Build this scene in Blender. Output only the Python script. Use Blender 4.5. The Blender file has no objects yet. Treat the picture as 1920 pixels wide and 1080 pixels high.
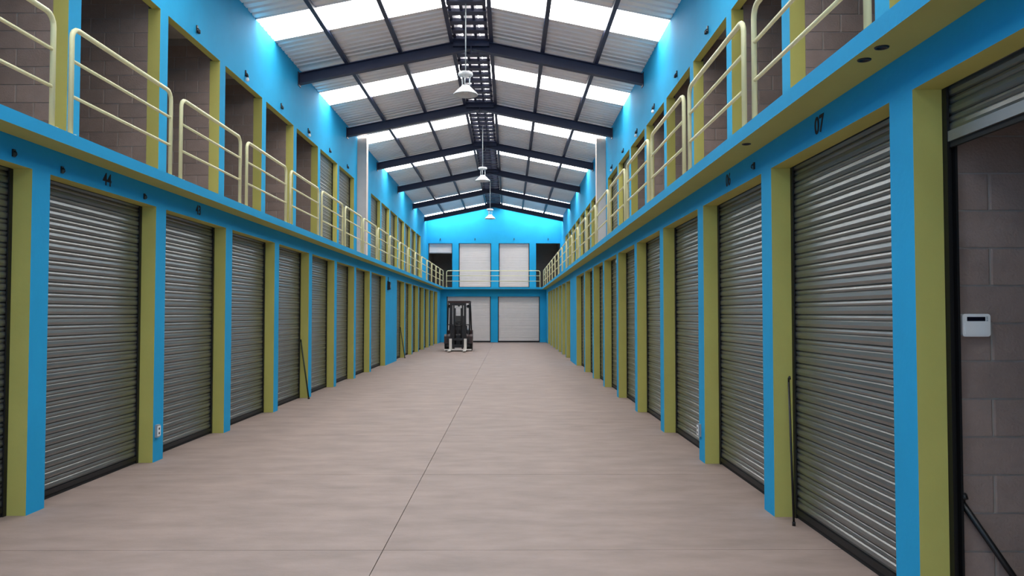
import bpy, math, random
from mathutils import Vector, Matrix
random.seed(7)
SC = bpy.context.scene
COL = SC.collection

# ------------------------------------------------------------------ camera
CAM_H, F_PX = 1.65, 1500.0
YAW, PITCH = 0.0038, 0.0323
cam_d = bpy.data.cameras.new('camera')
cam_d.sensor_width = 36.0
cam_d.lens = F_PX / 1920.0 * 36.0
cam_d.clip_start, cam_d.clip_end = 0.05, 300
cam = bpy.data.objects.new('camera', cam_d)
COL.objects.link(cam)
cam.location = (0, 0, CAM_H)
cam.rotation_euler = (math.pi / 2 + PITCH, 0, -YAW)
SC.camera = cam

# ------------------------------------------------------------------ world and exposure
world = bpy.data.worlds.new('overcast_sky')
SC.world = world
world.use_nodes = True
bg = world.node_tree.nodes['Background']
bg.inputs[0].default_value = (0.80, 0.88, 1.0, 1)
bg.inputs[1].default_value = 2.2
SKYLIGHT = 10.0            # daylight glowing through the translucent roof sheets
SC.view_settings.view_transform = 'Standard'
SC.view_settings.look = 'None'
SC.view_settings.gamma = 1.0
SC.view_settings.use_curve_mapping = False
SC.view_settings.exposure = 0.0
SC.cycles.max_bounces = 10
SC.cycles.diffuse_bounces = 7
SC.cycles.sample_clamp_indirect = 6.0

# ------------------------------------------------------------------ materials
def lin(c):
    return tuple(((v / 255) / 12.92 if v / 255 <= 0.04045 else ((v / 255 + 0.055) / 1.055) ** 2.4) for v in c)

def mat(name, rgb, rough=0.6, metal=0.0, var=0.08, scale=3.0, bump=0.0, bscale=60.0, obj_var=0.0, spec=0.5, stretch=None):
    m = bpy.data.materials.new(name)
    m.use_nodes = True
    nt = m.node_tree
    b = nt.nodes['Principled BSDF']
    b.inputs['Roughness'].default_value = rough
    b.inputs['Metallic'].default_value = metal
    b.inputs['Specular IOR Level'].default_value = spec
    c = lin(rgb)
    geo = nt.nodes.new('ShaderNodeNewGeometry')
    src = geo.outputs['Position']
    if stretch:
        mp = nt.nodes.new('ShaderNodeMapping')
        mp.inputs['Scale'].default_value = stretch
        nt.links.new(src, mp.inputs['Vector'])
        src = mp.outputs['Vector']
    nz = nt.nodes.new('ShaderNodeTexNoise')
    nz.inputs['Scale'].default_value = scale
    nz.inputs['Detail'].default_value = 6
    nz.inputs['Roughness'].default_value = 0.62
    nt.links.new(src, nz.inputs['Vector'])
    mr = nt.nodes.new('ShaderNodeMapRange')
    mr.inputs['From Min'].default_value = 0.25
    mr.inputs['From Max'].default_value = 0.75
    mr.inputs['To Min'].default_value = 1 - var
    mr.inputs['To Max'].default_value = 1 + var
    nt.links.new(nz.outputs['Fac'], mr.inputs['Value'])
    val = mr.outputs['Result']
    if obj_var:
        oi = nt.nodes.new('ShaderNodeObjectInfo')
        m2 = nt.nodes.new('ShaderNodeMapRange')
        m2.inputs['To Min'].default_value = 1 - obj_var
        m2.inputs['To Max'].default_value = 1 + obj_var
        nt.links.new(oi.outputs['Random'], m2.inputs['Value'])
        mu = nt.nodes.new('ShaderNodeMath')
        mu.operation = 'MULTIPLY'
        nt.links.new(val, mu.inputs[0])
        nt.links.new(m2.outputs['Result'], mu.inputs[1])
        val = mu.outputs[0]
    vm = nt.nodes.new('ShaderNodeVectorMath')
    vm.operation = 'SCALE'
    vm.inputs[0].default_value = c
    nt.links.new(val, vm.inputs['Scale'])
    nt.links.new(vm.outputs['Vector'], b.inputs['Base Color'])
    if bump:
        n2 = nt.nodes.new('ShaderNodeTexNoise')
        n2.inputs['Scale'].default_value = bscale
        n2.inputs['Detail'].default_value = 5
        nt.links.new(geo.outputs['Position'], n2.inputs['Vector'])
        bp = nt.nodes.new('ShaderNodeBump')
        bp.inputs['Strength'].default_value = bump
        bp.inputs['Distance'].default_value = 0.01
        nt.links.new(n2.outputs['Fac'], bp.inputs['Height'])
        nt.links.new(bp.outputs['Normal'], b.inputs['Normal'])
    return m

M = {}
M['blue'] = mat('blue_wall_paint', (34, 158, 206), 0.75, var=0.06, scale=1.5, bump=0.15, bscale=25, spec=0.2)
M['green'] = mat('olive_green_paint', (188, 182, 100), 0.75, var=0.06, scale=2.0, bump=0.15, bscale=25, spec=0.25)
M['conc'] = mat('bare_concrete', (168, 160, 152), 0.8, var=0.12, scale=2.2, bump=0.25, bscale=30)
M['colconc'] = mat('pale_column_concrete', (216, 200, 190), 0.8, var=0.08, scale=2.2, bump=0.2, bscale=30)
M['floor'] = mat('floor_concrete', (148, 129, 120), 0.66, var=0.21, scale=2.3, bump=0.12, bscale=40, obj_var=0.025, stretch=(0.7, 1.6, 1))
M['joint'] = mat('joint_filler', (110, 102, 96), 0.9)
M['block'] = mat('concrete_block', (142, 124, 116), 0.9, var=0.14, scale=5, bump=0.4, bscale=70, obj_var=0.10)
M['mortar'] = mat('mortar', (152, 144, 138), 0.95, var=0.1, scale=8, bump=0.3)
M['door'] = mat('galvanised_door_steel', (136, 137, 135), 0.31, metal=0.78, var=0.07, scale=2.0, obj_var=0.03)
M['doorpale'] = mat('pale_door_paint', (214, 206, 202), 0.5, var=0.04)  # same kind of doors, with the skylight's brightness put into the colour
M['guide'] = mat('door_guide_steel', (18, 18, 20), 0.5, metal=0.2)
M['rubber'] = mat('black_rubber', (22, 22, 22), 0.8)
M['bar'] = mat('zinc_bar', (150, 150, 150), 0.4, metal=0.6)
M['rail'] = mat('cream_rail_paint', (232, 226, 176), 0.4, var=0.04)
M['steel'] = mat('navy_steel_paint', (36, 42, 70), 0.5, var=0.06)
M['roof'] = mat('white_zinc_sheet', (240, 236, 236), 0.42, metal=0.55, var=0.05, scale=1.2, obj_var=0.03)
M['white'] = mat('white_plastic', (235, 235, 232), 0.35, var=0.02)
M['lampm'] = mat('spun_aluminium', (225, 225, 225), 0.3, metal=0.2, var=0.03)
M['black'] = mat('black_paint', (20, 20, 22), 0.45)
M['truck'] = mat('charcoal_truck_paint', (26, 25, 29), 0.4, var=0.05)
M['truckred'] = mat('dark_red_truck_paint', (50, 24, 20), 0.45, var=0.05)
M['tine'] = mat('worn_bright_steel', (215, 208, 200), 0.4, metal=0.2)
M['tyre'] = mat('tyre_rubber', (24, 22, 22), 0.85)
M['gpole'] = mat('dark_green_pole_paint', (26, 44, 26), 0.5)
M['ink'] = mat('dark_navy_lettering', (8, 14, 30), 0.6, var=0.02)
M['lcd'] = mat('dark_display', (14, 18, 34), 0.15, var=0.02)
M['grey'] = mat('grey_plastic', (150, 156, 158), 0.45, var=0.03)
sk = bpy.data.materials.new('translucent_roof_sheet')
sk.use_nodes = True
_b = sk.node_tree.nodes['Principled BSDF']
_b.inputs['Base Color'].default_value = (0.8, 0.8, 0.8, 1)
_b.inputs['Roughness'].default_value = 0.5
_b.inputs['Emission Color'].default_value = (1.0, 0.985, 0.97, 1)
_b.inputs['Emission Strength'].default_value = SKYLIGHT
M['sky'] = sk

# ------------------------------------------------------------------ mesh helpers
FACES = {'x-': (0, 4, 7, 3), 'x+': (1, 2, 6, 5), 'y-': (0, 1, 5, 4), 'y+': (3, 7, 6, 2), 'z-': (0, 3, 2, 1), 'z+': (4, 5, 6, 7)}

class MB:
    def __init__(s, *mats):
        s.v, s.f, s.m, s.mats, s.sm = [], [], [], list(mats), []

    def idx(s, m):
        if m not in s.mats:
            s.mats.append(m)
        return s.mats.index(m)

    def box(s, x0, x1, y0, y1, z0, z1, m=None, **fm):
        x0, x1 = min(x0, x1), max(x0, x1)
        y0, y1 = min(y0, y1), max(y0, y1)
        z0, z1 = min(z0, z1), max(z0, z1)
        n = len(s.v)
        s.v += [(x0, y0, z0), (x1, y0, z0), (x1, y1, z0), (x0, y1, z0), (x0, y0, z1), (x1, y0, z1), (x1, y1, z1), (x0, y1, z1)]
        for k, q in FACES.items():
            kk = k.replace('-', 'n').replace('+', 'p')
            s.f.append(tuple(n + i for i in q))
            s.m.append(s.idx(fm.get(kk, m or s.mats[0])))
            s.sm.append(False)
        return s

    def prism(s, prof, fn, a, b, m=None, smooth=False, caps=True):
        """prof: list of 2D points (closed); fn(p, t) -> 3D; swept from t=a to t=b"""
        n, k = len(s.v), len(prof)
        mi = s.idx(m or s.mats[0])
        s.v += [tuple(fn(p, a)) for p in prof] + [tuple(fn(p, b)) for p in prof]
        for i in range(k):
            j = (i + 1) % k
            s.f.append((n + i, n + j, n + k + j, n + k + i)); s.m.append(mi); s.sm.append(smooth)
        if caps:
            s.f.append(tuple(n + i for i in range(k))[::-1]); s.m.append(mi); s.sm.append(False)
            s.f.append(tuple(n + k + i for i in range(k))); s.m.append(mi); s.sm.append(False)
        return s

    def sheet(s, rows, m=None, smooth=False):
        n = len(s.v)
        mi = s.idx(m or s.mats[0])
        w = len(rows[0])
        for r in rows:
            s.v += [tuple(p) for p in r]
        for i in range(len(rows) - 1):
            for j in range(w - 1):
                a = n + i * w + j
                s.f.append((a, a + 1, a + w + 1, a + w)); s.m.append(mi); s.sm.append(smooth)
        return s

    def tube(s, pts, r, seg=8, m=None, caps=True):
        pts = [Vector(p) for p in pts]
        n = len(s.v)
        mi = s.idx(m or s.mats[0])
        rr = r if isinstance(r, (list, tuple)) else [r] * len(pts)
        t0 = (pts[1] - pts[0]).normalized()
        up = Vector((0, 0, 1)) if abs(t0.z) < 0.9 else Vector((1, 0, 0))
        u = t0.cross(up).normalized()
        for i, p in enumerate(pts):
            if i == 0: t = pts[1] - pts[0]
            elif i == len(pts) - 1: t = pts[-1] - pts[-2]
            else: t = (pts[i + 1] - p).normalized() + (p - pts[i - 1]).normalized()
            t.normalize()
            u = (u - t * u.dot(t)).normalized()
            w = t.cross(u)
            for k in range(seg):
                a = 2 * math.pi * k / seg
                s.v.append(tuple(p + (u * math.cos(a) + w * math.sin(a)) * rr[i]))
        for i in range(len(pts) - 1):
            for k in range(seg):
                k2 = (k + 1) % seg
                a = n + i * seg
                s.f.append((a + k, a + k2, a + seg + k2, a + seg + k)); s.m.append(mi); s.sm.append(True)
        if caps:
            s.f.append(tuple(n + k for k in range(seg))[::-1]); s.m.append(mi); s.sm.append(False)
            e = n + (len(pts) - 1) * seg
            s.f.append(tuple(e + k for k in range(seg))); s.m.append(mi); s.sm.append(False)
        return s

    def lathe(s, prof, c=(0, 0, 0), seg=24, m=None):
        n = len(s.v)
        mi = s.idx(m or s.mats[0])
        for r, z in prof:
            for k in range(seg):
                a = 2 * math.pi * k / seg
                s.v.append((c[0] + r * math.cos(a), c[1] + r * math.sin(a), c[2] + z))
        for i in range(len(prof) - 1):
            for k in range(seg):
                k2 = (k + 1) % seg
                a = n + i * seg
                s.f.append((a + k, a + k2, a + seg + k2, a + seg + k)); s.m.append(mi); s.sm.append(True)
        return s

    def mesh(s, name):
        me = bpy.data.meshes.new(name)
        me.from_pydata(s.v, [], s.f)
        for m in s.mats:
            me.materials.append(M[m])
        me.polygons.foreach_set('material_index', s.m)
        me.polygons.foreach_set('use_smooth', s.sm)
        me.update()
        return me

def place(name, me, parent=None, loc=(0, 0, 0), rot=(0, 0, 0), scale=None):
    if isinstance(me, MB):
        me = me.mesh(name)
    o = bpy.data.objects.new(name, me)
    COL.objects.link(o)
    o.location = loc
    o.rotation_euler = rot
    if scale: o.scale = scale
    if parent: o.parent = parent
    return o

def empty(name, loc=(0, 0, 0), rot=(0, 0, 0)):
    o = bpy.data.objects.new(name, None)
    o.empty_display_size = 0.1
    COL.objects.link(o)
    o.location = loc
    o.rotation_euler = rot
    return o

def tag(o, label, cat=None, group=None, kind=None):
    o['label'] = label
    if cat: o['category'] = cat
    if group: o['group'] = group
    if kind: o['kind'] = kind
    return o

ORD = ['first', 'second', 'third', 'fourth', 'fifth', 'sixth', 'seventh', 'eighth', 'ninth', 'tenth', 'eleventh', 'twelfth',
       'thirteenth', 'fourteenth', 'fifteenth', 'sixteenth', 'seventeenth', 'eighteenth', 'nineteenth', 'twentieth']

# ------------------------------------------------------------------ the plan of the hall (metres)
XL, XR = -3.95, 2.16          # faces of the ground floor walls
SL, SR = -3.71, 1.91          # edges of the balcony slabs
UL, UR = -4.88, 3.12          # faces of the upper walls
SB, ST = 3.07, 3.18           # balcony slab underside, top
LIN = 2.85                    # ground floor lintel underside
ULIN = 5.92                   # upper lintel underside
EAVE, RX, SLOPE = 7.33, -0.88, 0.205
RIDGE = EAVE + SLOPE * (RX - UL)
Y0, PITCHY, PW = 4.24, 2.31, 0.26
YF, YB, YBU, YEND = -5.0, 46.5, 47.5, 51.0
OUTL, OUTR = -9.2, 7.4
REV = 0.155
UREV = 0.12
PIL = [Y0 + PITCHY * k for k in range(-1, 9)]        # near edges of pillars 1.93 .. 22.72
BL0, BL1, BLU = 25.60, 28.20, 25.10                                 # blank panel at the expansion joint
PIL2 = [BL1 + 2.05 + PITCHY * k for k in range(8)]      # 30.25 .. 46.42
OPEN = [(PIL[k] + PW, PIL[k + 1]) for k in range(len(PIL) - 1)] + [(PIL[-1] + PW, BL0)]
OPEN2 = [(BL1, PIL2[0])] + [(PIL2[k] + PW, PIL2[k + 1]) for k in range(6)]
# OPEN: 0: 2.19-4.24, 1: 4.50-6.55, 2: 6.81-8.86 ...  9: 22.98-25.10

PIL_L = [y + {6.55: 0.06, 8.86: 0.08, 11.17: -0.02}.get(round(y, 2), 0) for y in PIL]
OPEN_L = [(PIL_L[k] + PW, PIL_L[k + 1]) for k in range(len(PIL) - 1)] + [(PIL_L[-1] + PW, BL0)]

PIL_U = [y - 0.08 for y in PIL]
OPEN_U = [(PIL_U[k] + PW, PIL_U[k + 1]) for k in range(len(PIL) - 1)] + [(PIL_U[-1] + PW, BLU)]

class Side:
    def __init__(s, name, d, face, slab, up, out):
        s.name, s.d, s.face, s.slab, s.up, s.out = name, d, face, slab, up, out
        s.front = 'xp' if d < 0 else 'xn'      # box face that looks into the hall

LEFT = Side('left', -1, XL, SL, UL, OUTL)
RIGHT = Side('right', 1, XR, SR, UR, OUTR)

# ------------------------------------------------------------------ floor: cast slabs with joints
floor = place('floor', MB('joint').box(OUTL, OUTR, YF, YEND, -0.20, -0.012))
tag(floor, 'pale grey concrete floor of the hall cast in wide slabs', 'floor', kind='structure')
fy = [5.65 + 2.63 * k for k in range(-5, 20)]
fy = [y for y in fy if YF + 0.5 < y < YB - 0.5]
fy = [YF] + fy + [YB + 0.3]
for i in range(len(fy) - 1):
    for (a, b) in ((XL - 0.30, RX), (RX, XR + 0.30)):
        g = 0.003
        place('floor_slab', MB('floor').box(a + g, b - g, fy[i] + g, fy[i + 1] - g, -0.15, 0.0), floor)
for (a, b) in ((OUTL, XL - 0.30), (XR + 0.30, OUTR)):
    place('unit_floor', MB('floor').box(a, b, YF, YEND, -0.15, -0.002), floor)

# ------------------------------------------------------------------ side walls
def build_walls(S):
    d, fr = S.d, S.front
    w = empty('wall_%s_lower' % S.name, (S.face, 0, 0))
    tag(w, 'ground floor %s wall of blue pillars with olive green reveals' % S.name, 'wall', kind='structure')
    def part(name, mb):
        o = place(name, mb, w)
        o.location = (-S.face, 0, 0)
        return o
    f = S.face
    start = PIL[0] if S is RIGHT else PIL[1]
    for y in (PIL if S is RIGHT else PIL_L) + PIL2[:6]:
        if y < start: continue
        part('pillar', MB('green', 'blue').box(f, f + d * (REV + 0.05), y, y + PW, 0, LIN, 'green', **{fr: 'blue'}))
    part('blank_panel', MB('green', 'blue').box(f, f + d * (REV + 0.05), BL0, BL1, 0, LIN, 'green', **{fr: 'blue'}))
    part('end_pillar', MB('green', 'blue').box(f, f + d * (REV + 0.05), PIL2[6], YB + 0.2, 0, LIN, 'green', **{fr: 'blue'}))
    part('front_panel', MB('green', 'blue').box(f, f + d * (REV + 0.05), YF, start, 0, LIN, 'green', **{fr: 'blue'}))
    part('lintel_beam', MB('blue', 'green').box(f, f + d * REV, YF, YB + 0.2, LIN, SB, 'blue', zn='green'))
    # balcony slab and the floor of the upper units
    s = empty('balcony_slab_%s' % S.name, (S.slab, 0, SB))
    tag(s, '%s balcony slab with blue edge and olive green underside' % S.name, 'balcony', kind='structure')
    o = place('edge', MB('conc', 'blue', 'green').box(S.slab, f + d * 0.0, YF, YB + 0.2, SB, ST, 'conc', zn='green', **{fr: 'blue'}), s)
    o.location = (-S.slab, 0, -SB)
    o = place('inner_slab', MB('conc').box(f, S.out, YF, YEND, SB, ST), s)
    o.location = (-S.slab, 0, -SB)
    # upper wall
    u = empty('wall_%s_upper' % S.name, (S.up, 0, ST))
    tag(u, 'upper %s wall of bright blue paint above the balcony doorways' % S.name, 'wall', kind='structure')
    def upart(name, mb):
        o = place(name, mb, u)
        o.location = (-S.up, 0, -ST)
        return o
    f = S.up
    t = f + d * (UREV + 0.05)
    for y in PIL_U[1:] + PIL2[:6]:
        upart('pillar', MB('green', 'blue').box(f, t, y, y + PW, ST, ULIN, 'green', **{fr: 'blue'}))
    upart('blank_panel', MB('green', 'blue').box(f, t, BLU, BL1, ST, ULIN, 'green', **{fr: 'blue'}))
    upart('front_panel', MB('green', 'blue').box(f, t, YF, PIL_U[1], ST, ULIN, 'green', **{fr: 'blue'}))
    upart('end_pillar', MB('green', 'blue').box(f, t, PIL2[6], YBU + 0.2, ST, ULIN, 'green', **{fr: 'blue'}))
    upart('wall_band', MB('blue', 'green').box(f, f + d * UREV, YF, YBU + 0.2, ULIN, EAVE + 0.05, 'blue', zn='green'))
    # bare concrete column at the expansion joint
    c = place('concrete_column', MB('colconc').box(f - d * 0.30, f - d * 0.001, 25.60, 25.90, ST, EAVE - 0.02))
    tag(c, 'bare grey concrete column rising from the %s balcony to the roof' % S.name, 'column', kind='structure')
    # shell behind the units
    o = place('wall_outer_%s' % S.name, MB('mortar').box(S.out, S.out + d * 0.15, YF, YEND, 0, 6.6))
    tag(o, 'block wall closing the %s units at their rear' % S.name, 'wall', kind='structure')
    o = place('ceiling_units_%s' % S.name, MB('conc').box(f + d * UREV, S.out, YF, YEND, 6.30, 6.45))
    tag(o, 'concrete ceiling over the %s upper units' % S.name, 'ceiling', kind='structure')

build_walls(LEFT)
build_walls(RIGHT)

# ------------------------------------------------------------------ back wall
bw = empty('wall_back', (RX, YB, 0))
tag(bw, 'far end wall of the hall painted blue with gable', 'wall', kind='structure')
def bpart(name, mb):
    o = place(name, mb, bw)
    o.location = (-RX, -YB, 0)
    return o
BLOW = [(-3.62, -1.06), (-0.64, 1.79)]
BUP = [(-4.80, -3.37), (-2.99, -1.06), (-0.61, 1.22), (1.61, 3.05)]
for a, b in ((XL, -3.62), (-1.06, -0.64), (1.79, XR)):
    bpart('pillar', MB('blue').box(a, b, YB, YB + 0.2, 0, 2.66))
bpart('lintel_beam', MB('blue').box(XL, XR, YB, YB + 0.2, 2.66, SB))
bpart('balcony_edge', MB('conc', 'blue', 'green').box(SL + 0.001, SR - 0.001, YB - 0.55, YB + 0.2, SB, ST, 'conc', yn='blue', zn='green'))
bpart('inner_slab', MB('conc').box(XL, XR, YB + 0.2, YEND, SB, ST))
for a, b in ((UL, -4.80), (-3.37, -2.99), (-1.06, -0.61), (1.22, 1.61), (3.05, UR)):
    bpart('pillar', MB('blue').box(a, b, YBU, YBU + 0.2, ST, 5.85))
g = MB('blue')
prof = [(UL, 5.85), (UR, 5.85), (UR, EAVE + .05), (RX, RIDGE + .05), (UL, EAVE + .05)]
g.prism(prof, lambda p, t: (p[0], t, p[1]), YBU, YBU + 0.2)
bpart('gable', g)
o = place('wall_outer_back', MB('mortar').box(OUTL, OUTR, YEND, YEND + 0.15, 0, 6.6))
tag(o, 'rear block wall behind the far units', 'wall', kind='structure')
o = place('ceiling_units_back', MB('conc').box(UL, UR, YBU + 0.2, YEND, 6.30, 6.45))
tag(o, 'concrete ceiling over the far upper units', 'ceiling', kind='structure')
for xx in (UL, UR):
    o = place('wall_partition', MB('mortar').box(xx - 0.07, xx + 0.07, YBU + 0.2, YEND, 0, 6.3))
    tag(o, 'inner side wall of the far corner unit on the %s' % ('left' if xx < 0 else 'right'), 'wall', kind='structure')

# ------------------------------------------------------------------ front wall behind the camera, with the open gateway
fw = empty('wall_front', (RX, YF, 0))
tag(fw, 'entrance wall behind the viewer with a wide open gateway', 'wall', kind='structure')
for (a, b, z0, z1) in ((OUTL, -3.2, 0, 6.6), (1.5, OUTR, 0, 6.6), (-3.2, 1.5, 4.2, 6.6)):
    o = place('wall_panel', MB('blue').box(a, b, YF - 0.2, YF, z0, z1), fw)
    o.location = (-RX, -YF, 0)
g = MB('blue')
g.prism([(UL, 6.6), (UR, 6.6), (UR, EAVE + .05), (RX, RIDGE + .05), (UL, EAVE + .05)], lambda p, t: (p[0], t, p[1]), YF - 0.2, YF)
o = place('gable', g, fw)
o.location = (-RX, -YF, 0)

# ------------------------------------------------------------------ roof
RAF = [18.45 + 5.51 * k for k in range(-4, 6)]
SKY0 = [15.30 + 5.13 * j for j in range(-4, 7)]
SKW, RW = 1.20, 0.40           # skylight width, half width of the ridge strip
def rz(x):
    return EAVE + SLOPE * ((x - UL) if x < RX else (UR - x))
def ribbed(width, m):
    """one trapezoidal roof sheet, local y along the hall (0..width), x from eave (0) to ridge (1 = run)"""
    n = max(3, round(width / 0.245))
    ys = []
    for k in range(n):
        b = k * width / n
        q = width / n
        ys += [(b, 0), (b + q * .60, 0), (b + q * .68, .045), (b + q * .92, .045)]
    ys.append((width, 0))
    run = (RX - RW - UL)
    mb = MB(m)
    mb.sheet([[(0, y, z), (run, y, z + SLOPE * run)] for y, z in ys])
    return mb.mesh('roof_sheet')
sheet_me = {}
for S in (LEFT, RIGHT):
    ce = empty('ceiling_%s' % S.name, (S.up, 0, EAVE))
    tag(ce, '%s slope of the ribbed grey metal roof with bright translucent strips' % S.name, 'roof', kind='structure')
    pieces = []
    y = YF - 0.2
    for s0 in SKY0:
        n = max(1, round((s0 - y) / 0.98)) if s0 - y > 0.05 else 0
        for k in range(n):
            pieces.append((y + (s0 - y) * k / n, (s0 - y) / n, 'roof'))
        pieces.append((s0, SKW, 'sky'))
        y = s0 + SKW
    n = 1
    if YBU + 0.3 - y > 0.05:
        pieces.append((y, YBU + 0.3 - y, 'roof'))
    for (yy, w, m) in pieces:
        key = (round(w, 3), m)
        if key not in sheet_me:
            sheet_me[key] = ribbed(w, m)
        o = place('roof_sheet' if m == 'roof' else 'skylight_sheet', sheet_me[key], ce, (0, yy, 0))
        if S is RIGHT:
            o.scale = (-1, 1, 1)
        if m == 'sky':
            o['label'] = 'bright translucent roof sheet'
    # purlins
    for k, dx in enumerate((1.11, 2.35, 3.97 - RW - 0.03)):
        x = S.up - S.d * dx
        z = rz(x) - 0.005
        q = MB('steel')
        q.box(x - 0.035, x + 0.035, YF, YBU, z - 0.10, z)
        q.box(x - 0.035, x + 0.055, YF, YBU, z - 0.105, z - 0.10)
        o = place('purlin', q)
        tag(o, 'dark steel purlin %s on the %s roof slope' % (('nearest the wall', 'in the middle', 'beside the ridge')[k], S.name), 'purlin', 'roof purlins', 'structure')

# ridge: cap sheet, vent strips, ladder of dark bars
rd = empty('ridge_vent', (RX, 0, RIDGE))
tag(rd, 'dark ladder-like steel ridge vent running along the roof peak', 'ridge vent', kind='structure')
def rpart(name, mb):
    o = place(name, mb, rd)
    o.location = (-RX, 0, -RIDGE)
    return o
zc = RIDGE + 0.10
cap = MB('roof')
cap.sheet([[(RX - RW - .08, YF - .2, rz(RX - RW) + 0.07), (RX - RW - .08, YBU + .3, rz(RX - RW) + 0.07)],
           [(RX, YF - .2, zc + 0.06), (RX, YBU + .3, zc + 0.06)],
           [(RX + RW + .08, YF - .2, rz(RX - RW) + 0.07), (RX + RW + .08, YBU + .3, rz(RX - RW) + 0.07)]])
rpart('ridge_cap', cap)
zr = rz(RX - RW)
for dx in (-0.22, 0.19):
    rpart('light_strip', MB('sky').box(RX + dx, RX + dx + 0.03, YF, YBU, zr + 0.075, zr + 0.085))
for dx in (-0.36, -0.12, 0.12, 0.36):
    rpart('long_bar', MB('steel').box(RX + dx - 0.03, RX + dx + 0.03, YF, YBU, zr - 0.06, zr + 0.01))
yy = YF + 0.2
bar_me = MB('steel').box(-RW, RW, -0.11, 0.11, -0.10, -0.03).mesh('cross_bar')
while yy < YBU:
    o = place('cross_bar', bar_me, rd, (0, yy, zr - RIDGE + 0.0))
    yy += 0.55

# rafters
def make_rafter():
    hw, ft = 0.085, 0.014
    out = []
    for S in (LEFT, RIGHT):
        q = MB('steel')
        def fn(p, t, S=S):
            return (t, p[0], rz(t) - 0.105 + p[1])
        dpt = 0.25
        pr = [(-hw, 0), (hw, 0), (hw, -ft), (.006, -ft), (.006, -dpt + ft), (hw, -dpt + ft), (hw, -dpt), (-hw, -dpt), (-hw, -dpt + ft), (-.006, -dpt + ft), (-.006, -ft), (-hw, -ft)]
        q.prism(pr, fn, S.up, RX)
        out.append(('rafter', q.mesh('rafter')))
        q = MB('steel').box(S.up - S.d * 0.0, S.up - S.d * 0.018, -0.11, 0.11, rz(S.up) - 0.40, rz(S.up) - 0.08)
        out.append(('end_plate', q.mesh('end_plate')))
    q = MB('steel').box(RX - 0.012, RX + 0.012, -0.11, 0.11, RIDGE - 0.44, RIDGE - 0.06)
    q.box(RX - .42, RX + .42, -0.12, 0.12, RIDGE - 0.30, RIDGE - 0.14)
    out.append(('ridge_plate', q.mesh('ridge_plate')))
    return out
raf_parts = make_rafter()
vis = 0
for y in RAF:
    r = empty('roof_rafter', (0, y, 0))
    if y > 17:
        lab = '%s navy steel roof rafter pair in view, counted from the viewer' % ORD[vis]
        vis += 1
    else:
        lab = 'navy steel roof rafter pair overhead, nearer than the picture shows'
    tag(r, lab, 'roof beam', 'navy roof rafters', 'structure')
    for n, me in raf_parts:
        place(n, me, r)

# ------------------------------------------------------------------ roller doors
DW = 2.05
SP = 0.098
def slat_profile():
    return [(0.0, 0.001), (0.011, 0.008), (0.017, 0.028), (0.012, 0.051), (0.002, 0.060), (0.008, 0.066), (0.012, 0.078), (0.008, 0.090), (0.0, 0.0968), (-0.004, 0.0968), (-0.004, 0.001)]
def slat_mesh(w):
    q = MB('door')
    q.prism(slat_profile(), lambda p, t: (t, -p[0], p[1]), 0.012, w - 0.012)
    return q.mesh('slat')
def curtain_mesh(w, h, m='door'):
    q = MB(m)
    rows = []
    z = h
    n = int(math.ceil(h / SP))
    for k in range(n):
        for (o, dz) in slat_profile()[:9]:
            rows.append((o, k * SP + dz))
    q.sheet([[(0.012, -o, z), (w - 0.012, -o, z)] for o, z in rows])
    return q.mesh('curtain')
_c = {}
def cached(key, fn):
    if key not in _c: _c[key] = fn()
    return _c[key]
door_n = [0]
def roller_door(loc, rotz, w, top, label, detail, raised=0.0, group=None, skin='door'):
    """local frame: x across the opening 0..w, y- towards the hall, origin at floor, y=0 on the curtain plane"""
    door_n[0] += 1
    e = empty('door_%d' % door_n[0], loc, (0, 0, rotz))
    tag(e, label, 'roller door', group, 'structure')
    h = top + 0.16
    z0 = raised + 0.075
    if detail:
        me = cached(('slat', w), lambda: slat_mesh(w))
        k = 0
        while z0 + (k + 1) * SP <= h + 0.01:
            place('slat', me, e, (0, 0, z0 + k * SP))
            k += 1
    else:
        me = cached(('cur', w, round(h - z0, 2), skin), lambda: curtain_mesh(w, h - z0, skin))
        place('curtain', me, e, (0, 0, z0))
    gm = cached(('guide', round(top, 2)), lambda: MB('guide').box(0, 0.045, -0.030, -0.018, 0, top).box(0, 0.045, 0.012, 0.024, 0, top).box(0, 0.008, -0.030, 0.024, 0, top).mesh('guide_rail'))
    place('guide_rail', gm, e, (0, 0, 0))
    place('guide_rail', gm, e, (w, 0, 0), (0, 0, 0), (-1, 1, 1))
    bm_ = cached(('bot', w, bool(raised)), lambda: MB('rubber', 'bar').box(0.012, w - 0.012, -0.014, 0.004, 0, 0.03 if raised else 0.035, 'rubber').box(0.012, w - 0.012, -0.026, 0.008, 0.03 if raised else 0.035, 0.085 if raised else 0.078, 'bar' if raised else 'guide').mesh('bottom_bar'))  # closed doors: the bar's shadow is put into its colour with dark steel
    place('bottom_bar', bm_, e, (0, 0, raised))
    if raised:
        place('door_roll', MB('door').tube([(0.02, 0.22, h + 0.0), (w - 0.02, 0.22, h + 0.0)], 0.13, 16), e)
    return e

def side_rot(S):
    # local y- looks into the hall
    return math.pi / 2 if S is LEFT else -math.pi / 2
def side_door(S, face, y0, y1, z, top, label, detail, raised=0.0, group=None):
    w = round(y1 - y0, 3)
    x = face + S.d * ((UREV if z > 1 else REV) + 0.032)
    if S is LEFT:
        # local +x -> +Y, local -y -> +X
        return roller_door((x, y0, z), math.pi / 2, w, top, label, detail, raised, group)
    return roller_door((x, y1, z), -math.pi / 2, w, top, label, detail, raised, group)

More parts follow.
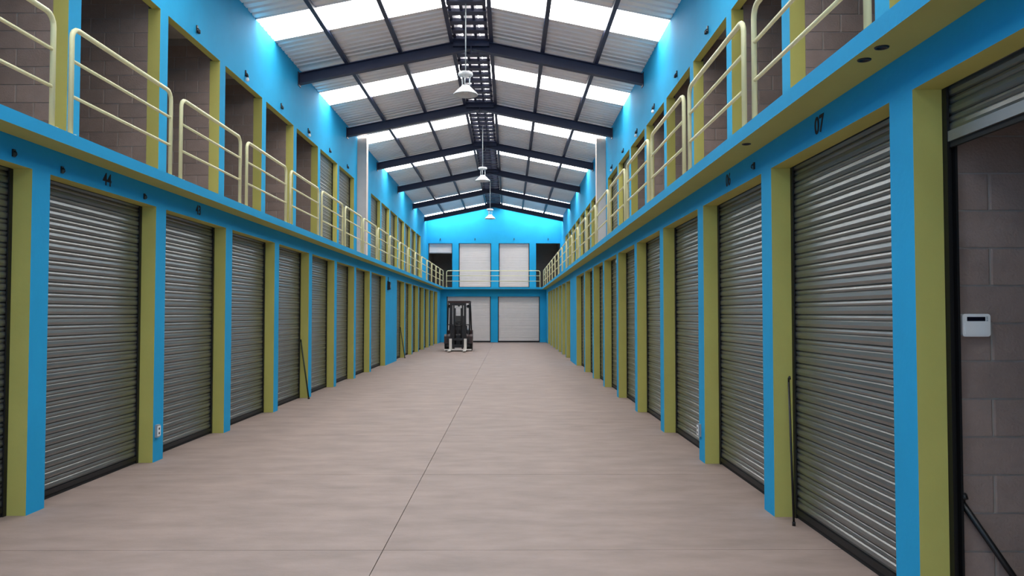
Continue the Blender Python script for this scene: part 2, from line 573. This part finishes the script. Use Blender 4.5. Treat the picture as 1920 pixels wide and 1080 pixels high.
for S in (LEFT, RIGHT):
    n = 0
    for i, (a, b) in enumerate(OPEN if S is RIGHT else OPEN_L):
        if S is LEFT and i == 0: continue
        if S is RIGHT and i == 0:
            side_door(S, S.face, a, b, 0, LIN, 'rolled-up grey roller door over the open ground floor unit at right', True, raised=2.53)
            continue
        lab = '%s closed grey roller door from the viewer on the %s ground floor' % (ORD[n], S.name)
        side_door(S, S.face, a, b, 0, LIN, lab, b < 16, group='ground floor roller doors')
        n += 1
    for i, (a, b) in enumerate(OPEN2):
        lab = '%s closed roller door beyond the blue blank panel, %s ground floor' % (ORD[i], S.name)
        side_door(S, S.face, a, b, 0, LIN, lab, False, group='ground floor roller doors')
    for i, (a, b) in enumerate(OPEN_U):
        if i in (8, 9):
            lab = 'closed grey upper roller door on the %s balcony, %s before the concrete column' % (S.name, 'second' if i == 8 else 'last')
            side_door(S, S.up, a, b, ST, ULIN - ST, lab, False, group='upper roller doors')
    for i, (a, b) in enumerate(OPEN2):
        lab = '%s closed upper roller door beyond the concrete column, %s balcony' % (ORD[i], S.name)
        side_door(S, S.up, a, b, ST, ULIN - ST, lab, False, group='upper roller doors')
for k, (a, b) in enumerate(BLOW):
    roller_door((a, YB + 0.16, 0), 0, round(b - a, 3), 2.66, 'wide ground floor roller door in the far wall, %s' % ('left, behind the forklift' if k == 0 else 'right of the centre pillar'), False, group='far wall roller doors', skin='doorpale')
for k, (a, b) in enumerate(BUP):
    if k == 3: continue
    lab = ['half-raised pale roller door at the left end of the far balcony', 'closed pale upper roller door left of centre on the far balcony', 'closed pale upper roller door right of centre on the far balcony'][k]
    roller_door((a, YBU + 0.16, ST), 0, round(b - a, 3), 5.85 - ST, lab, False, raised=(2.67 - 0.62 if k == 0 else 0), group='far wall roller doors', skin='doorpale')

# ------------------------------------------------------------------ block partitions of the open units
BKL, BKH, BKT = 0.40, 0.20, 0.15
blk = MB('block')
c = 0.006
prof = [(0, c), (c, 0), (BKL - 0.010 - c, 0), (BKL - 0.010, c), (BKL - 0.010, BKT), (0, BKT)]
blk.prism(prof, lambda p, t: (p[0], p[1], t), 0.005, BKH - 0.005)
blk_me = blk.mesh('block')
half = MB('block')
prof = [(0, c), (c, 0), (BKL / 2 - 0.010 - c, 0), (BKL / 2 - 0.010, c), (BKL / 2 - 0.010, BKT), (0, BKT)]
half.prism(prof, lambda p, t: (p[0], p[1], t), 0.005, BKH - 0.005)
half_me = half.mesh('block_half')
def partition(S, face, y, z0, z1, nb, label):
    x0 = face + S.d * ((UREV if z0 > 1 else REV) + 0.05)
    w = empty('wall_partition', (x0, y, z0))
    tag(w, label, 'block wall', 'block partition walls', 'structure')
    if nb:
        o = place('mortar_bed', MB('mortar').box(0, S.d * (abs(S.out - x0)), 0.006, BKT - 0.01, 0, z1 - z0), w)
        ny = int((z1 - z0 + 0.06) / BKH)
        for r in range(ny):
            off = 0.0
            k = 0
            if r % 2:
                o = place('block', half_me, w, (0.003 if S.d > 0 else -0.003 - BKL / 2 + 0.01, 0, r * BKH))
                off = BKL / 2
            for k in range(nb):
                x = off + k * BKL
                o = place('block', blk_me, w, ((x + 0.003) if S.d > 0 else (-x - BKL + 0.007), 0, r * BKH))
    else:
        place('mortar_bed', MB('mortar').box(0, S.d * (abs(S.out - x0)), 0, BKT - 0.01, 0, z1 - z0), w)
for S in (LEFT, RIGHT):
    for i in range(1, 8):
        a, b = OPEN_U[i]
        if i == 1:
            partition(S, S.up, a - PW, ST, 6.30, 0, 'near side wall of the first open upper unit on the %s' % S.name)
        lab = 'block wall of the upper unit nearest the entrance on the %s, beyond the frame' % S.name if i == 1 else 'concrete block wall inside the %s open upper doorway in view on the %s' % (ORD[i - 2], S.name)
        partition(S, S.up, b, ST, 6.30, 4 if b < 14 else 3, lab)
partition(RIGHT, XR, OPEN[0][1], 0, SB, 4, 'concrete block wall inside the open ground floor unit at right')
partition(RIGHT, XR, OPEN[0][0] - PW, 0, SB, 0, 'near side wall of the open ground floor unit at right')

# ------------------------------------------------------------------ balcony railings
RH = 0.95
def rail_panel(L):
    r = 0.10
    base = [(0, 0, 0), (0, 0, RH - r)]
    arc1 = [(r - r * math.cos(t), 0, RH - r + r * math.sin(t)) for t in (math.pi / 8, math.pi / 4, 3 * math.pi / 8, math.pi / 2)]
    arc2 = [(L - p[0], 0, p[2]) for p in arc1[::-1]]
    hoop = MB('rail').tube(base + arc1 + arc2 + [(L, 0, RH - r), (L, 0, 0)], 0.023, 8)
    mid = MB('rail').tube([(0.02, 0, 0), (L - 0.02, 0, 0)], 0.0155, 8)
    foot = MB('rail').lathe([(0.0, 0.012), (0.05, 0.012), (0.05, 0.0)], seg=12)
    return hoop.mesh('hoop'), mid.mesh('mid_rail'), foot.mesh('base_flange')
rp = rail_panel(2.03)
def add_rail(loc, rotz, L, meshes, label):
    e = empty('railing_panel', loc, (0, 0, rotz))
    tag(e, label, 'railing', 'balcony railing panels')
    h, m, f = meshes
    place('hoop', h, e)
    place('mid_rail', m, e, (0, 0, 0.35))
    place('mid_rail', m, e, (0, 0, 0.66))
    place('base_flange', f, e, (0, 0, 0))
    place('base_flange', f, e, (L, 0, 0))
for S, ys in ((LEFT, 4.55), (RIGHT, 4.36)):
    n = 0
    y = ys
    while y + 2.03 < YB - 0.6:
        add_rail((S.slab + S.d * 0.07, y, ST), math.pi / 2, 2.03, rp, '%s cream tube railing panel from the viewer along the %s balcony' % (ORD[n], S.name))
        n += 1
        y += PITCHY
bL = SR - SL - 0.24
rb = rail_panel(bL)
add_rail((SL + 0.12, YB - 0.47, ST), 0, bL, rb, 'long cream tube railing across the far balcony')

# ------------------------------------------------------------------ pendant high bay lamps
def highbay():
    parts = []
    zt = rz(RX - RW) - 0.055 - 6.17
    parts.append(('rod', MB('grey').tube([(0, 0, 0.36), (0, 0, zt)], 0.011, 8).mesh('rod')))
    parts.append(('hanging_plate', MB('steel').box(-0.16, 0.16, -0.04, 0.04, zt - 0.012, zt).mesh('hanging_plate')))
    parts.append(('gear_tray', MB('lampm').lathe([(0, 0.37), (0.14, 0.37), (0.145, 0.36), (0.145, 0.315), (0.14, 0.305), (0, 0.305)], seg=20).mesh('gear_tray')))
    for k in range(3):
        a = 2 * math.pi * k / 3 + 0.4
        x, y = 0.085 * math.cos(a), 0.085 * math.sin(a)
        parts.append(('hanger', MB('lampm').tube([(x, y, 0.31), (x, y, 0.09)], 0.014, 6).mesh('hanger')))
    outp = [(0.0, 0.11), (0.075, 0.11), (0.10, 0.08), (0.15, 0.03), (0.21, -0.03), (0.245, -0.07), (0.25, -0.09), (0.243, -0.09), (0.235, -0.068), (0.2, -0.028), (0.14, 0.032), (0.09, 0.07), (0.0, 0.095)]
    parts.append(('reflector', MB('lampm').lathe(outp, seg=28).mesh('reflector')))
    parts.append(('bulb', MB('white').lathe([(0, 0.09), (0.03, 0.08), (0.035, 0.03), (0.055, -0.02), (0.05, -0.05), (0, -0.07)], seg=14).mesh('bulb')))
    return parts
hb = highbay()
for k, (y, lab) in enumerate(((16.08, 'nearest and largest'), (26.6, 'middle'), (37.2, 'farthest and smallest'))):
    e = empty('pendant_lamp', (RX, y, 6.17))
    tag(e, '%s bell-shaped metal pendant lamp hanging from the ridge' % lab, 'lamp', 'pendant lamps under the ridge')
    for n, me in hb:
        place(n, me, e)

# ------------------------------------------------------------------ forklift at the far end, forks towards the viewer
fk = empty('forklift', (-2.24, 34.2, 0))
tag(fk, 'dark forklift truck with pale forks parked near the far end', 'forklift')
def fpart(name, mb, parent=fk, label=None):
    o = place(name, mb, parent)
    if label: o['label'] = label
    return o
for s in (-1, 1):
    q = MB('tine')
    x = s * 0.325
    q.prism([(0.0, 0.05), (0.0, 0.075), (0.95, 0.095), (0.95, 0.56), (1.0, 0.56), (1.0, 0.05)], lambda p, t: (t, p[0], p[1]), x - 0.06, x + 0.06)
    fpart('fork', q, label='pale worn steel fork')
    # mast uprights
    q = MB('truck')
    q.prism([(-.05, 0), (.05, 0), (.05, .03), (-.02, .03), (-.02, .10), (.05, .10), (.05, .13), (-.05, .13)], lambda p, t, s=s: (s * 0.30 + s * p[0], 1.09 + p[1], t), 0.08, 2.12)
    fpart('mast_upright', q)
    q = MB('truck').box(s * 0.19 - 0.03, s * 0.19 + 0.03, 1.09, 1.17, 0.10, 2.05)
    fpart('inner_mast', q)
    q = MB('black').tube([(s * 0.13, 1.14, 0.3), (s * 0.13, 1.14, 1.9)], 0.028, 8)
    fpart('lift_cylinder', q)
    # wheels
    for (yy, rad, wd, xx) in ((1.48, 0.33, 0.24, 0.49), (2.85, 0.27, 0.20, 0.46)):
        q = MB('tyre', 'tine')
        prof = [(0, -wd / 2), (rad * .55, -wd / 2), (rad * .93, -wd / 2), (rad, -wd / 2 + .03), (rad, wd / 2 - .03), (rad * .93, wd / 2), (rad * .55, wd / 2), (0, wd / 2)]
        n0 = len(q.v)
        q.lathe(prof, seg=22)
        q.v = [(p[2], p[0], p[1]) for p in q.v]
        wobj = fpart('wheel', q)
        wobj.location = (s * xx, yy, rad)
        q = MB('truckred').lathe([(0, wd / 2 + .008), (rad * .45, wd / 2 + .008), (rad * .5, wd / 2 - .01)], seg=16)
        q.v = [(p[2] * s, p[0], p[1]) for p in q.v]
        place('wheel_hub', q, wobj)
q = MB('truck')
for z in (0.16, 0.95, 2.02):
    q.box(-0.30, 0.30, 1.12, 1.20, z, z + 0.10)
fpart('mast_crossbar', q)
q = MB('truck').box(-0.50, 0.50, 1.00, 1.05, 0.20, 0.30).box(-0.50, 0.50, 1.00, 1.05, 0.48, 0.58).box(-0.42, -0.36, 1.0, 1.05, 0.3, 0.48).box(0.36, 0.42, 1.0, 1.05, 0.3, 0.48)
fpart('fork_carriage', q)
q = MB('truck')
for x in (-0.48, -0.24, 0.0, 0.24, 0.48):
    q.box(x - 0.015, x + 0.015, 1.01, 1.04, 0.58, 1.15)
q.box(-0.50, 0.50, 1.01, 1.04, 1.15, 1.19)
fpart('load_backrest', q)
q = MB('tine').box(-0.60, 0.60, 0.93, 0.98, 0.05, 0.11)
fpart('lower_bar', q, label='pale lower carriage bar')
body = MB('truck')
body.prism([(1.28, 0.22), (1.28, 0.70), (1.42, 0.78), (1.62, 0.55), (2.05, 0.55), (2.12, 0.92), (2.75, 0.98), (3.12, 0.92), (3.22, 0.70), (3.22, 0.30), (2.9, 0.2)], lambda p, t: (t, p[0], p[1]), -0.40, 0.40)
fpart('body', body)
cw = MB('truckred')
cw.prism([(2.55, 0.25), (2.55, 0.90), (3.15, 0.90), (3.32, 0.68), (3.32, 0.28)], lambda p, t: (t, p[0], p[1]), -0.56, 0.56)
fpart('counterweight', cw)
for s in (-1, 1):
    q = MB('truckred')
    q.prism([(1.12, 0.34), (1.14, 0.66), (1.3, 0.74), (1.68, 0.74), (1.85, 0.60), (1.85, 0.54), (1.64, 0.68), (1.34, 0.68), (1.2, 0.6), (1.18, 0.34)], lambda p, t: (t, p[0], p[1]), s * 0.36, s * 0.62)
    fpart('fender', q)
    fpart('guard_post', MB('truck').tube([(s * 0.50, 1.36, 0.74), (s * 0.47, 1.62, 2.05), (s * 0.46, 1.70, 2.18)], 0.032, 8))
    fpart('guard_post', MB('truck').tube([(s * 0.50, 2.95, 0.88), (s * 0.46, 2.72, 2.05), (s * 0.45, 2.66, 2.18)], 0.032, 8))
    lamp = fpart('headlight', MB('black').lathe([(0, -.04), (.06, -.035), (.075, .02), (.07, .03)], seg=14))
    lamp.location = (s * 0.42, 1.52, 1.98)
    lamp.rotation_euler = (math.pi / 2, 0, 0)
q = MB('truckred').box(-0.50, 0.50, 1.66, 1.74, 2.14, 2.23).box(-0.50, 0.50, 2.62, 2.70, 2.14, 2.23)
for x in (-0.48, -0.32, -0.16, 0.0, 0.16, 0.32, 0.48):
    q.box(x - 0.02, x + 0.02, 1.70, 2.66, 2.16, 2.22)
fpart('overhead_guard', q, label='dark red overhead guard of parallel bars')
q = MB('black').box(-0.24, 0.24, 2.12, 2.58, 0.96, 1.08)
fpart('seat', q)
q = MB('black')
q.prism([(2.50, 1.06), (2.62, 1.06), (2.72, 1.52), (2.64, 1.56)], lambda p, t: (t, p[0], p[1]), -0.22, 0.22)
fpart('seat_back', q)
ang = [2 * math.pi * k / 18 for k in range(19)]
q = MB('black').tube([(0.17 * math.cos(a), 1.80 + 0.13 * math.sin(a), 1.22 + 0.11 * math.sin(a)) for a in ang], 0.014, 6, caps=False)
q.tube([(0, 1.80, 1.22), (0, 1.60, 0.70)], 0.03, 8)
q.box(-0.16, 0.16, 1.79, 1.81, 1.205, 1.225)
fpart('steering_wheel', q)
fpart('cowl', MB('truck').box(-0.38, 0.38, 1.42, 1.56, 0.70, 1.12))
fpart('mirror', MB('black').box(-0.05, 0.05, 1.62, 1.65, 1.98, 2.12))

# ------------------------------------------------------------------ small things on the walls
def number(S, txt, y, label):
    c = bpy.data.curves.new('door_number', 'FONT')
    c.body = txt
    c.size = 0.165
    c.align_x = 'CENTER'
    c.align_y = 'CENTER'
    c.extrude = 0.001
    c.offset = 0.004
    c.materials.append(M['ink'])
    t = bpy.data.objects.new('lettering', c)
    me = bpy.data.meshes.new_from_object(t)
    bpy.data.objects.remove(t)
    o = bpy.data.objects.new('door_number', me)
    COL.objects.link(o)
    R = Matrix(((0, 0, -1), (-1, 0, 0), (0, 1, 0))) if S is RIGHT else Matrix(((0, 0, 1), (1, 0, 0), (0, 1, 0)))
    o.matrix_world = Matrix.Translation((S.face - S.d * 0.002, y, 2.962)) @ R.to_4x4()
    tag(o, label, 'number', 'painted door numbers')
number(RIGHT, '07', 5.52, 'dark painted door number above the nearest closed door on the right')
number(RIGHT, '06', 7.83, 'dark painted door number above the second closed door on the right')
number(LEFT, '44', 7.84, 'dark painted door number above the second ground floor door on the left')
number(LEFT, '43', 10.15, 'dark painted door number above the third ground floor door on the left')

# wall lamps above the upper doorways
def wall_lamp(x, y, d, axis, bulb, label):
    rot = {'L': (0, 0, 0), 'R': (0, 0, math.pi), 'B': (0, 0, -math.pi / 2)}[axis]
    e = empty('wall_lamp', (x, y, 6.08), rot)
    e.scale = (0.8, 0.8, 0.8)
    tag(e, label, 'wall lamp', 'lamps over the upper doorways')
    place('bracket', MB('black').box(0, 0.025, -0.025, 0.025, -0.05, 0.09).tube([(0.02, 0, 0.03), (0.045, 0, 0.02), (0.05, 0, -0.01)], 0.012, 6), e)
    place('socket', MB('black').lathe([(0, 0.03), (0.028, 0.03), (0.030, -0.035), (0, -0.035)], (0.05, 0, -0.035), 10), e)
    if bulb:
        place('bulb', MB('white').lathe([(0, 0), (0.016, -0.005), (0.040, -0.045), (0.043, -0.075), (0.026, -0.10), (0, -0.108)], (0.05, 0, -0.065), 12), e)
for S in (LEFT, RIGHT):
    nb = {'left': (5, 7), 'right': (6, 7, 9)}[S.name]
    for i in range(2, 10):
        a, b = OPEN_U[i]
        wall_lamp(S.up, (a + b) / 2, S.d, 'L' if S is LEFT else 'R', i in nb, 'small dark wall lamp %s over the %s upper doorway in view, %s balcony' % ('with white bulb' if i in nb else 'without bulb', ORD[i - 2], S.name))
for k, (a, b) in enumerate(BUP):
    wall_lamp((a + b) / 2, YBU, 0, 'B', False, 'small dark wall lamp over the %s upper door of the far wall' % ('leftmost', 'left centre', 'right centre', 'rightmost')[k])

# bulb under the right lintel
e = empty('bulb_fitting', (XR + 0.08, 16.36, LIN))
tag(e, 'white bare bulb under the lintel of a right ground floor doorway', 'light bulb')
place('lamp_holder', MB('black').lathe([(0, 0), (0.03, 0), (0.03, -0.05), (0, -0.05)], seg=10), e)
place('bulb', MB('white').lathe([(0, -0.05), (0.02, -0.055), (0.05, -0.11), (0.055, -0.14), (0.035, -0.18), (0, -0.19)], seg=14), e)

# hooks near the pillar heads
for k, (S, y, z, lab) in enumerate(((LEFT, 6.35, 2.93, 'small dark wall hook on the left beam before the nearest blue pillar'), (LEFT, 7.04, 2.92, 'small dark wall hook on the left beam just past the nearest pillar'),
                                    (LEFT, 8.64, 2.92, 'small dark wall hook on the left beam before the second pillar'), (RIGHT, 6.99, 2.95, 'small dark wall hook on the right beam past the second pillar'))):
    e = empty('wall_hook', (S.face, y, z))
    tag(e, lab, 'hook', 'hooks on the lintel beams')
    s = -S.d
    place('plate', MB('black').box(0, s * 0.012, -0.018, 0.018, -0.03, 0.03), e)
    place('hook', MB('black').tube([(s * 0.012, 0, 0.012), (s * 0.026, 0, 0.008), (s * 0.030, 0, -0.012), (s * 0.022, 0, -0.024)], 0.005, 6), e)

# lamp sockets recessed under the right balcony
for k, (x, y) in enumerate(((1.985, 4.42), (1.985, 4.21), (1.985, 6.64))):
    e = place('soffit_socket', MB('black', 'green').lathe([(0, -0.001), (0.026, -0.001), (0.026, -0.006), (0.036, -0.006), (0.038, 0.0)], seg=16))
    e.location = (x, y, SB)
    tag(e, 'small dark round hole under the right balcony, %s' % ('farther of the near pair', 'nearest of the pair', 'alone past the first door')[k], 'socket', 'holes under the balcony')

# outlet boxes low on the third pillars
for S, y in ((LEFT, 9.02), (RIGHT, 9.06)):
    s = -S.d
    e = empty('outlet_box', (S.face, y, 0.34))
    tag(e, 'small outlet box low on the blue face of a %s pillar' % S.name, 'outlet')
    place('box_body', MB('grey').box(0, s * 0.03, -0.035, 0.035, -0.07, 0.07), e)
    place('cover', MB('white').box(s * 0.03, s * 0.034, -0.04, 0.04, -0.055, 0.055), e)
    for z in (-0.025, 0.025):
        place('socket', MB('black').box(s * 0.034, s * 0.036, -0.014, 0.014, z - 0.012, z + 0.012), e)

# black alarm box on the blank panel
e = empty('alarm_siren', (XL, 26.06, 2.42))
tag(e, 'black alarm siren box high on the blank blue panel at left', 'siren')
place('case', MB('black').prism([(0, 0), (0.09, 0.03), (0.09, 0.26), (0, 0.30)], lambda p, t: (p[0], t, p[1]), -0.09, 0.09), e)
place('conduit', MB('black').tube([(0.02, 0, 0.29), (0.02, 0, 0.43)], 0.012, 6), e)
place('grille', MB('grey').box(0.09, 0.094, -0.05, 0.05, 0.08, 0.18), e)

# keypad in the open unit
kx, kz, ky = 2.465, 1.59, OPEN[0][1]
e = empty('keypad', (kx, ky, kz))
tag(e, 'white alarm keypad with dark display on the block wall', 'keypad')
prof = []
hw, hh, cr = 0.074, 0.060, 0.014
for (cx, cz, a0) in ((hw - cr, hh - cr, 0), (-hw + cr, hh - cr, 90), (-hw + cr, -hh + cr, 180), (hw - cr, -hh + cr, 270)):
    for t in (0, 30, 60, 90):
        a = math.radians(a0 + t)
        prof.append((cx + cr * math.cos(a), cz + cr * math.sin(a)))
place('case', MB('white').prism(prof, lambda p, t: (p[0], t, p[1]), -0.028, 0.0), e)
place('display', MB('lcd').box(-0.050, 0.046, -0.030, -0.027, 0.022, 0.044), e)
place('flap', MB('white').box(-0.062, 0.062, -0.0315, -0.027, -0.050, 0.012), e)
for k in range(3):
    place('indicator', MB('grey').box(0.052, 0.060, -0.030, -0.027, 0.022 + k * 0.009, 0.027 + k * 0.009), e)

# leaning rods
def rod(p, q, r, m, label, name='leaning_rod'):
    p, q = Vector(p), Vector(q)
    e = empty(name, q)
    tag(e, label, 'rod', 'slim rods leaning by the doors')
    place('shaft', MB(m).tube([p - q, (0, 0, 0.012)], r, 8), e)
    place('hooked_end', MB(m).tube([p - q, p - q + Vector((0.0, 0.0, 0.03)), p - q + Vector((0.0, -0.02, 0.045)), p - q + Vector((0.0, -0.03, 0.025))], r * 0.9, 6), e)
    place('foot', MB('rubber').tube([(0, 0, 0), (0, 0, 0.03)], r * 1.5, 8), e)
rod((2.255, 6.46, 1.10), (2.22, 6.28, 0), 0.009, 'black', 'thin black rod leaning at the first closed door on the right')
rod((-4.08, 15.74, 1.10), (-3.88, 15.58, 0), 0.014, 'gpole', 'thin dark green rod leaning beside the fifth left door')
rod((-4.08, 30.14, 1.10), (-3.88, 29.9, 0), 0.016, 'gpole', 'thin dark green rod leaning beyond the blank blue panel at left')
rod((2.375, 4.215, 0.66), (2.78, 4.12, 0), 0.016, 'black', 'thick black rod leaning on the block wall of the open unit')
